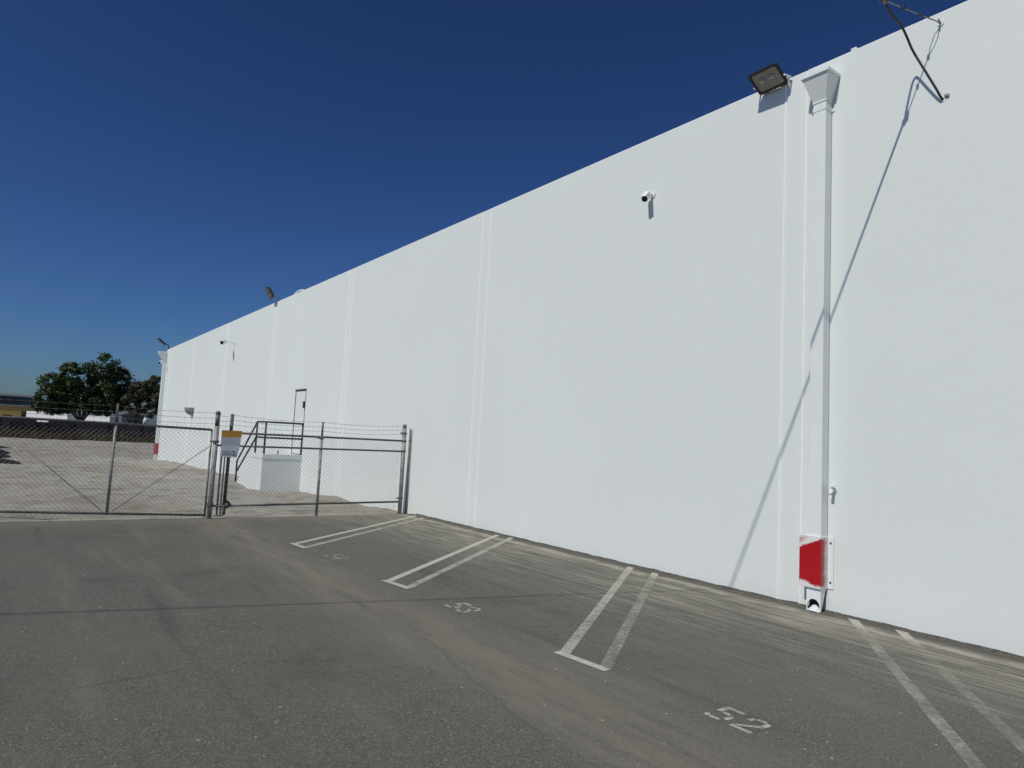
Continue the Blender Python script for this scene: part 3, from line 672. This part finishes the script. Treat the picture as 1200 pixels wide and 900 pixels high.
# sign hung on the gate
sg = thing('fence_sign', (3.58, FY-.09, 1.2), 'weathered white sign with a gold top band hung on the gate', 'sign')
sy_ = FY-.085
mb = MB(); mb.box((3.385, sy_, 1.592), (3.765, sy_+.006, 1.73)); mb.build('gold_band', M['gold'], sg)
mb = MB(); mb.box((3.385, sy_, 1.43), (3.755, sy_+.005, 1.590)); mb.build('upper_panel', M['signwhite'], sg)
mb = MB(); mb.prism([(3.395, sy_-.004, 1.428), (3.745, sy_-.004, 1.428), (3.705, sy_-.016, 1.20), (3.385, sy_-.016, 1.205)], (0, .005, 0)); mb.build('lower_panel', M['signlow'], sg)
random.seed(11)
def marks(z, x0, x1, hgt):           # the faded, unreadable print
    x = x0; mb = MB()
    while x < x1:
        w = random.uniform(.008, .022); mb.box((x, sy_-.0185, z), (x+w, sy_-.0165, z+hgt*random.uniform(.7, 1))); x += w+random.uniform(.003, .010)
    mb.build('print', M['ink'], sg)
marks(1.305, 3.42, 3.56, .018); marks(1.300, 3.60, 3.67, .030); marks(1.255, 3.41, 3.58, .016); marks(1.235, 3.62, 3.68, .034)

# ------------------------------------------------------------------ painted stalls
def quad(mb, a, b, w, z):            # a stripe from a to b, cut parallel to the wall (along Y)
    ax, ay = a; bx, by = b; L = math.hypot(bx-ax, by-ay); h = w/2*L/abs(bx-ax)
    N = 24
    vs = []
    for k in range(N+1):
        t = k/N; vs += [(ax+(bx-ax)*t, ay+(by-ay)*t-h, z), (ax+(bx-ax)*t, ay+(by-ay)*t+h, z)]
    mb.add(vs, [(2*k, 2*k+1, 2*k+3, 2*k+2) for k in range(N)])
ZL = .004
def divider(label, lw, le, rw, re, mats, cap=True, w=.10):
    t = thing('stall_divider', (le[0], le[1], 0), label, 'parking line')
    for a_, b_, m_ in ((lw, le, mats[0]), (rw, re, mats[1])):
        mb = MB(); quad(mb, a_, b_, w, ZL); mb.build('line', m_, t)
    if cap:
        d = Vector((re[0]-le[0], re[1]-le[1], 0)); d.normalize(); nrm = Vector((-d.y, d.x, 0))
        if nrm.x > 0: nrm = -nrm
        p0 = Vector((*le, 0)) - d*.06 - nrm*.0; p1 = Vector((*re, 0)) + d*.06
        mb = MB(); mb.sheet([(p0.x, p0.y, ZL), (p1.x, p1.y, ZL), (p1.x+nrm.x*.085, p1.y+nrm.y*.085, ZL), (p0.x+nrm.x*.085, p0.y+nrm.y*.085, ZL)]); mb.build('end_bar', mats[2], t)
    return t
divider('hairpin stall line touching the wall right by the fence', (7.62, 13.97), (3.83, 10.88), (7.62, 13.60), (3.86, 10.49), (M['paint_a'], M['paint_b'], M['paint_a']))
divider('hairpin stall line whose near end lies beside the faintest number', (7.70, 10.82), (3.93, 7.76), (7.74, 10.42), (3.98, 7.34), (M['paint_a'], M['paint_b'], M['paint_a']))
divider('most worn closed hairpin stall line, its far end by the downspout side of the wall', (7.69, 7.33), (3.99, 4.53), (7.68, 6.84), (4.03, 4.08), (M['paint_b'], M['paint_c'], M['paint_a']))
divider('worn open ended stall lines beside the red downspout guard', (7.74, 4.00), (3.5, .76), (7.73, 3.49), (3.9, .56), (M['paint_c'], M['paint_d'], M['paint_a']), cap=False)
DIG = {  # stencil strokes in a .13 x .27 cell: reading direction u, upward v
 '5': [[(.0,.235),(.125,.235),(.13,.27),(.0,.27)], [(0,.145),(.036,.150),(.036,.225),(0,.225)], [(.045,.135),(.095,.130),(.085,.168),(.045,.168)], [(.098,.06),(.130,.05),(.132,.12),(.105,.145)], [(.035,0),(.10,.005),(.095,.038),(.035,.036)], [(-.005,.02),(.025,.0),(.030,.040),(.004,.062)]],
 '2': [[(.0,.19),(.030,.185),(.040,.235),(.015,.245)], [(.035,.235),(.095,.235),(.09,.27),(.04,.27)], [(.10,.17),(.132,.17),(.130,.24),(.10,.25)], [(.002,.045),(.035,.045),(.128,.150),(.100,.165)], [(.0,0),(.13,0),(.13,.036),(.0,.036)]],
 '3': [[(.0,.20),(.030,.195),(.035,.235),(.01,.25)], [(.03,.237),(.095,.237),(.09,.27),(.035,.27)], [(.098,.16),(.130,.165),(.128,.24),(.10,.25)], [(.045,.125),(.10,.12),(.10,.155),(.045,.155)], [(.098,.03),(.130,.035),(.130,.11),(.10,.118)], [(.03,0),(.09,0),(.095,.034),(.03,.034)], [(0,.02),(.025,.03),(.032,.065),(0,.065)]],
 '4': [[(.085,0),(.118,0),(.118,.27),(.085,.25)], [(0,.07),(.078,.07),(.078,.104),(0,.104)], [(0,.11),(.035,.11),(.080,.24),(.060,.26)]],
}
def stall_no(txt, X0, Y0_, mat, label, k=1.0):
    t = thing('stall_number', (X0, Y0_, 0), label, 'number')
    for i, ch in enumerate(txt):
        mb = MB()
        for s in DIG[ch]:
            n = len(s); mb.add([(X0+v*k, Y0_-(u*1.22+.205*i)*k, ZL) for u, v in s], [tuple(range(n))])
        mb.build('digit', mat, t)
stall_no('52', 3.945, 3.055, M['paint_e'], 'clear stencilled number fifty-two on the asphalt')
stall_no('53', 3.90, 6.41, M['paint_e'], 'small stencilled number fifty-three just beside the thin cable shadow')
stall_no('54', 3.84, 9.72, M['paint_c'], 'faint half erased stencilled stall number in the stall by the fence')

# ------------------------------------------------------------------ dark tarped heaps at the yard's edge
for (x, y, L, hgt, lab) in ((-1.0, 38.3, .55, .30, 'long low black tarped heap lying closest to the chain link gate'), (-1.35, 43.6, 1.1, .50, 'taller black tarped heap behind the longest one in the dirt yard'), (-1.4, 50.0, 1.2, .50, 'black tarped heap in the middle of the row in the yard'), (-1.2, 61.5, 2.0, .30, 'flat black tarped heap nearest the dark boundary fence')):
    mb = MB(); rings = []
    for j in range(7):
        f = j/6; rr = (1-f**2.2)*1.0+.05
        rings.append([(x+(1.6*rr+.14*noise.noise(Vector((k, j*.6, y))))*math.cos(k*.449)*.95, y+(L*rr+.1*noise.noise(Vector((k*.7, j, y+3))))*math.sin(k*.449), dirt_z(x, y)-.05+hgt*f*(1+.12*noise.noise(Vector((k*.9, 2, y))))) for k in range(14)])
    mb.loft(rings); tag(mb.build('tarped_heap', M['tarp']), lab, 'heap', 'black heaps in the dirt yard')

# ------------------------------------------------------------------ far side: dark boundary fence, weeds, trees, trailers, buildings
BY = 97.0; bz = -.45
bf = thing('boundary_fence', (0, BY, bz), 'long dark weathered board fence across the end of the dirt yard', 'fence')
random.seed(21)
nb = 46; x = -30.0
bm = {k: None for k in range(6)}
for k in range(6):
    hh = 2.0+.07*k; mb = MB(); mb.box((0, -.04, -.2), (1.24, .04, hh*.42)); mb.box((0, -.05, hh*.42), (1.24, .03, hh)); bm[k] = mb.mesh('board', M['purpleboard'] if k % 2 else M['darkboard'])
for i in range(nb):
    o = bpy.data.objects.new('board', bm[random.randrange(6)]); COL.objects.link(o); o.parent = bf
    o.location = (x, random.uniform(-.02, .02), random.uniform(-.05, .05)); x += 1.2
for i in range(16):
    mb = MB(); mb.box((-30+i*3.6-.02, BY-.14, bz-.1), (-30+i*3.6+.10, BY-.06, bz+2.25)); mb.build('post', M['darkboard'], bf)
wd = MB()
for i in range(11000):
    x = random.uniform(-14, 24); y = BY-.3-abs(random.gauss(0, .5)); hgt = random.uniform(.5, 1.45)*(.8+.6*noise.noise(Vector((x*.35, 3, 1)))); a0 = random.random()*6.28; w = random.uniform(.03, .07)
    q = Vector((x, y, bz-.03)); tp = q+Vector((random.gauss(0,.16), random.gauss(0,.16), hgt)); d = Vector((math.cos(a0)*w, math.sin(a0)*w, 0))
    wd.add([q-d, q+d, tp], [(0,1,2)])
tag(wd.build('dry_weeds', M['weed']), 'dry olive weeds growing along the dark boundary fence', 'weeds', kind='stuff')

def tree(name, label, base, H, lobes, mat, nleaf, size, seed, trunk_r=.25):
    rnd = random.Random(seed); b = Vector(tuple(map(float, base))); t = thing(name, b, label, 'tree', )
    mb = MB(); fork = b+Vector((0, 0, H*.22)); mb.tube([b+Vector((0,0,-.4)), b+Vector((.05,0,H*.12)), fork], [trunk_r*1.25, trunk_r, trunk_r*.85], 10); mb.build('trunk', M['bark'], t, smooth=True)
    for lb in lobes[::2]:
        c = b+Vector(lb[:3]); mid = fork.lerp(c, .45); mid.x = fork.x+(c.x-fork.x)*.30; mid.z += .5
        mb = MB(); mb.tube([fork-Vector((0,0,.2)), mid, c], [trunk_r*.5, trunk_r*.32, trunk_r*.1], 7)
        for k in range(5):
            e = c+Vector((rnd.gauss(0,1), rnd.gauss(0,1), rnd.gauss(0,.7)))*lb[3]*.45; mb.tube([mid.lerp(c, rnd.uniform(.2,.9)), e], [trunk_r*.13, .02], 5)
        mb.build('limb', M['bark'], t, smooth=True)
    lf = MB(); tot = sum(l[3]**2 for l in lobes)
    for lb in lobes:
        c = b+Vector(lb[:3]); R = lb[3]; nc = max(10, int(26*R*R/3))
        clumps = []
        for k in range(nc):
            d = Vector((rnd.gauss(0,1), rnd.gauss(0,1), rnd.gauss(0,1))).normalized(); clumps.append((c+Vector((d.x, d.y, d.z*lb[4]))*R*rnd.uniform(.55, 1.0), rnd.uniform(.35, .75)*min(1, R/2.2)))
        n = int(nleaf*R*R/tot)
        for k in range(n):
            cc, cr_ = clumps[rnd.randrange(nc)]
            p = cc+Vector((rnd.gauss(0,.5), rnd.gauss(0,.5), rnd.gauss(0,.42)))*cr_
            a = Vector((rnd.gauss(0,1), rnd.gauss(0,1), rnd.gauss(0,.6))).normalized(); up_ = Vector((rnd.gauss(0,.6), rnd.gauss(0,.6), 1)); bb = a.cross(up_).normalized()
            s = size*rnd.uniform(.6, 1.25); lf.add([p-a*s, p+bb*s*.45, p+a*s, p-bb*s*.45], [(0,1,2,3)])
    lf.build('crown', mat, t); return t
TY = 108.0
b = np.array([7.6, TY, -.6])
tree('broadleaf_tree', 'large dark green tree with a double rounded crown beyond the boundary fence', b, 11.0,
     [(-3.9,0,5.2,1.9,1.0), (-3.0,.5,6.9,2.0,.95), (-1.7,-.3,8.3,2.0,.95), (0,.5,6.2,2.6,.9), (2.0,0,9.5,2.2,.95), (3.7,.3,8.5,2.0,.9), (2.6,-.5,6.4,2.6,.9), (4.6,0,6.0,1.7,.8), (-1.6,1,5.2,2.3,.7), (4.4,.3,4.6,1.2,.7), (-4.7,.2,4.4,1.1,.8), (-2.4,-.6,4.5,1.4,.8), (1.6,-.8,4.7,1.6,.75), (-.4,-.5,4.4,1.5,.7), (3.6,0,4.6,1.4,.8), (-3.0,-.4,4.0,1.2,.7), (2.4,-.6,3.9,1.1,.7)], M['leaf'], 46000, .22, 5, .3)
b = np.array([14.2, 104, -.6])
tree('olive_tree', 'smaller grey green tree next to the corner of the white wall', b, 8.5,
     [(-1.1,0,5.4,1.3,1.0), (-.3,.3,7.1,1.5,.95), (1.2,0,6.4,1.7,.95), (1.9,.2,8.0,1.5,.9), (-.9,0,4.2,.9,.8), (1.2,0,4.4,1.3,.8)], M['leaf2'], 18000, .20, 8, .16)
random.seed(3)
def trailer(q0, q1, Y, zt, zb, label):
    x0 = onY(q0, Y)[0]; x1 = onY(q1, Y)[0]; e = (x1-x0)*.12; x0 -= e; x1 += e; z0 = -.6
    t = thing('box_trailer', ((x0+x1)/2, Y, z0), label, 'trailer', 'white trailers parked beyond the boundary fence')
    mb = MB(); mb.box((x0, Y, zb), (x1, Y+2.5, zt)); bd = mb.build('body', M['trailer'], t, bevel=.04)
    mb = MB(); mb.box((x0+.05, Y-.03, zb-.02), (x1-.05, Y-.002, zb+.14)); mb.build('side_rail', M['galvdark'], bd)
    for k in range(int((x1-x0)/1.2)):
        mb = MB(); mb.box((x0+.6+k*1.2, Y-.02, zb+.15), (x0+.64+k*1.2, Y-.002, zt-.08)); mb.build('rib', M['trailer'], bd)
    for xx in (x1-1.0, x1-2.1):
        mb = MB(); mb.tube([(xx, Y+.05, z0+.5), (xx, Y+.35, z0+.5)], .5, 16); w = mb.build('wheel', M['tyre'], t)
        mb = MB(); mb.tube([(xx, Y+.04, z0+.5), (xx, Y+.049, z0+.5)], .25, 12); mb.build('rim', M['galv'], w)
    mb = MB(); mb.box((x0+.8, Y+.3, z0), (x0+.95, Y+.45, zb)); mb.build('landing_leg', M['galvdark'], t)
    t.rotation_euler.z = -.75
trailer((28, 490), (80, 490), 128, 3.0, .35, 'white box trailer seen under the big tree, closest to the yellow building')
trailer((96, 490), (129, 490), 122, 2.75, .3, 'white box trailer between the big tree trunk and the blue grey shed')
# blue grey shed
Y = 118; x0, x1 = onY((142, 495), Y)[0], onY((168, 495), Y)[0]
sd = thing('shed', ((x0+x1)/2, Y, -.6), 'blue grey shed with one dark window between the two trees', 'shed')
mb = MB(); mb.box((x0, Y, -.8), (x1, Y+4, 3.2)); mb.build('wall', M['shed'], sd)
mb = MB(); mb.prism([(x0-.2, Y-.3, 3.15), (x1+.2, Y-.3, 3.15), ((x0+x1)/2, Y-.3, 3.75)], (0, 4.6, 0)); mb.build('roof', M['shedroof'], sd)
xm = (x0+x1)/2+.2
mb = MB(); mb.box((xm-.65, Y-.05, 1.5), (xm+.55, Y-.004, 2.5)); w = mb.build('window', M['glass'], sd)
mb = MB(); mb.box((xm-.75, Y-.07, 1.4), (xm+.65, Y-.004, 1.498)); mb.build('sill', M['shedroof'], w)
# white storage tank by the second tree
q = onY((170.5, 492), 112); tk = thing('white_tank', (q[0], 112, -.6), 'small white topped grey tank beside the shed', 'tank')
mb = MB(); mb.tube([(q[0], 112, -.7), (q[0], 112, 1.9)], .38, 14); mb.build('drum', M['galv'], tk, smooth=True)
mb = MB(); mb.tube([(q[0], 112, 1.902), (q[0], 112, 2.5), (q[0], 112, 2.8)], [.38, .34, .12], 14); mb.build('lid', M['trailer'], tk, smooth=True)
# yellow building and the long teal one behind it
Y = 140; x0, x1 = -30, onY((44, 485), Y)[0]
yb_ = thing('yellow_building', ((x0+x1)/2, Y, -.6), 'low ochre yellow building beyond the boundary fence', 'building')
zt = onY((20, 475.5), Y)[2]
mb = MB(); mb.box((x0, Y, -.9), (x1, Y+12, zt)); mb.build('wall', M['yellow'], yb_)
mb = MB(); mb.box((x0-.1, Y-.15, zt+.002), (x1+.1, Y+12, zt+.10)); mb.build('roof', M['pale'], yb_)
for k, xx in enumerate((-9, -5, -1.2)):
    mb = MB(); mb.box((xx, Y-.06, 1.0), (xx+1.3, Y-.004, 2.3)); w = mb.build('window', M['glass'], yb_)
    mb = MB(); mb.box((xx-.1, Y-.1, .9), (xx+1.4, Y-.004, .998)); mb.build('sill', M['pale'], w)
q = onY((30, 483), 138); mb = MB(); mb.box((q[0]-.55, 137, -.7), (q[0]+.55, 138.6, 2.95)); cb = tag(mb.build('utility_cabinet', M['black'], bevel=.05), 'tall black cabinet at the end of the yellow building', 'cabinet')
Y = 230; x0, x1 = -60, onY((39, 465), Y)[0]; zt = onY((18, 460.5), Y)[2]
tb = thing('teal_warehouse', ((x0+x1)/2, Y, -.6), 'long dark teal warehouse with a pale roof edge far behind the yellow building', 'building')
mb = MB(); mb.box((x0, Y, -.9), (x1, Y+40, zt-.9)); mb.build('wall', M['teal'], tb)
mb = MB(); mb.box((x0-.3, Y-.3, zt-.898), (x1+.3, Y+40, zt-.35)); mb.build('roof_edge', M['pale'], tb)
for k in range(9):
    xx = x1-3-k*6.5; mb = MB(); mb.box((xx-4.4, Y-.1, zt-2.6), (xx, Y-.004, zt-1.7)); mb.build('window', M['glass'], tb)
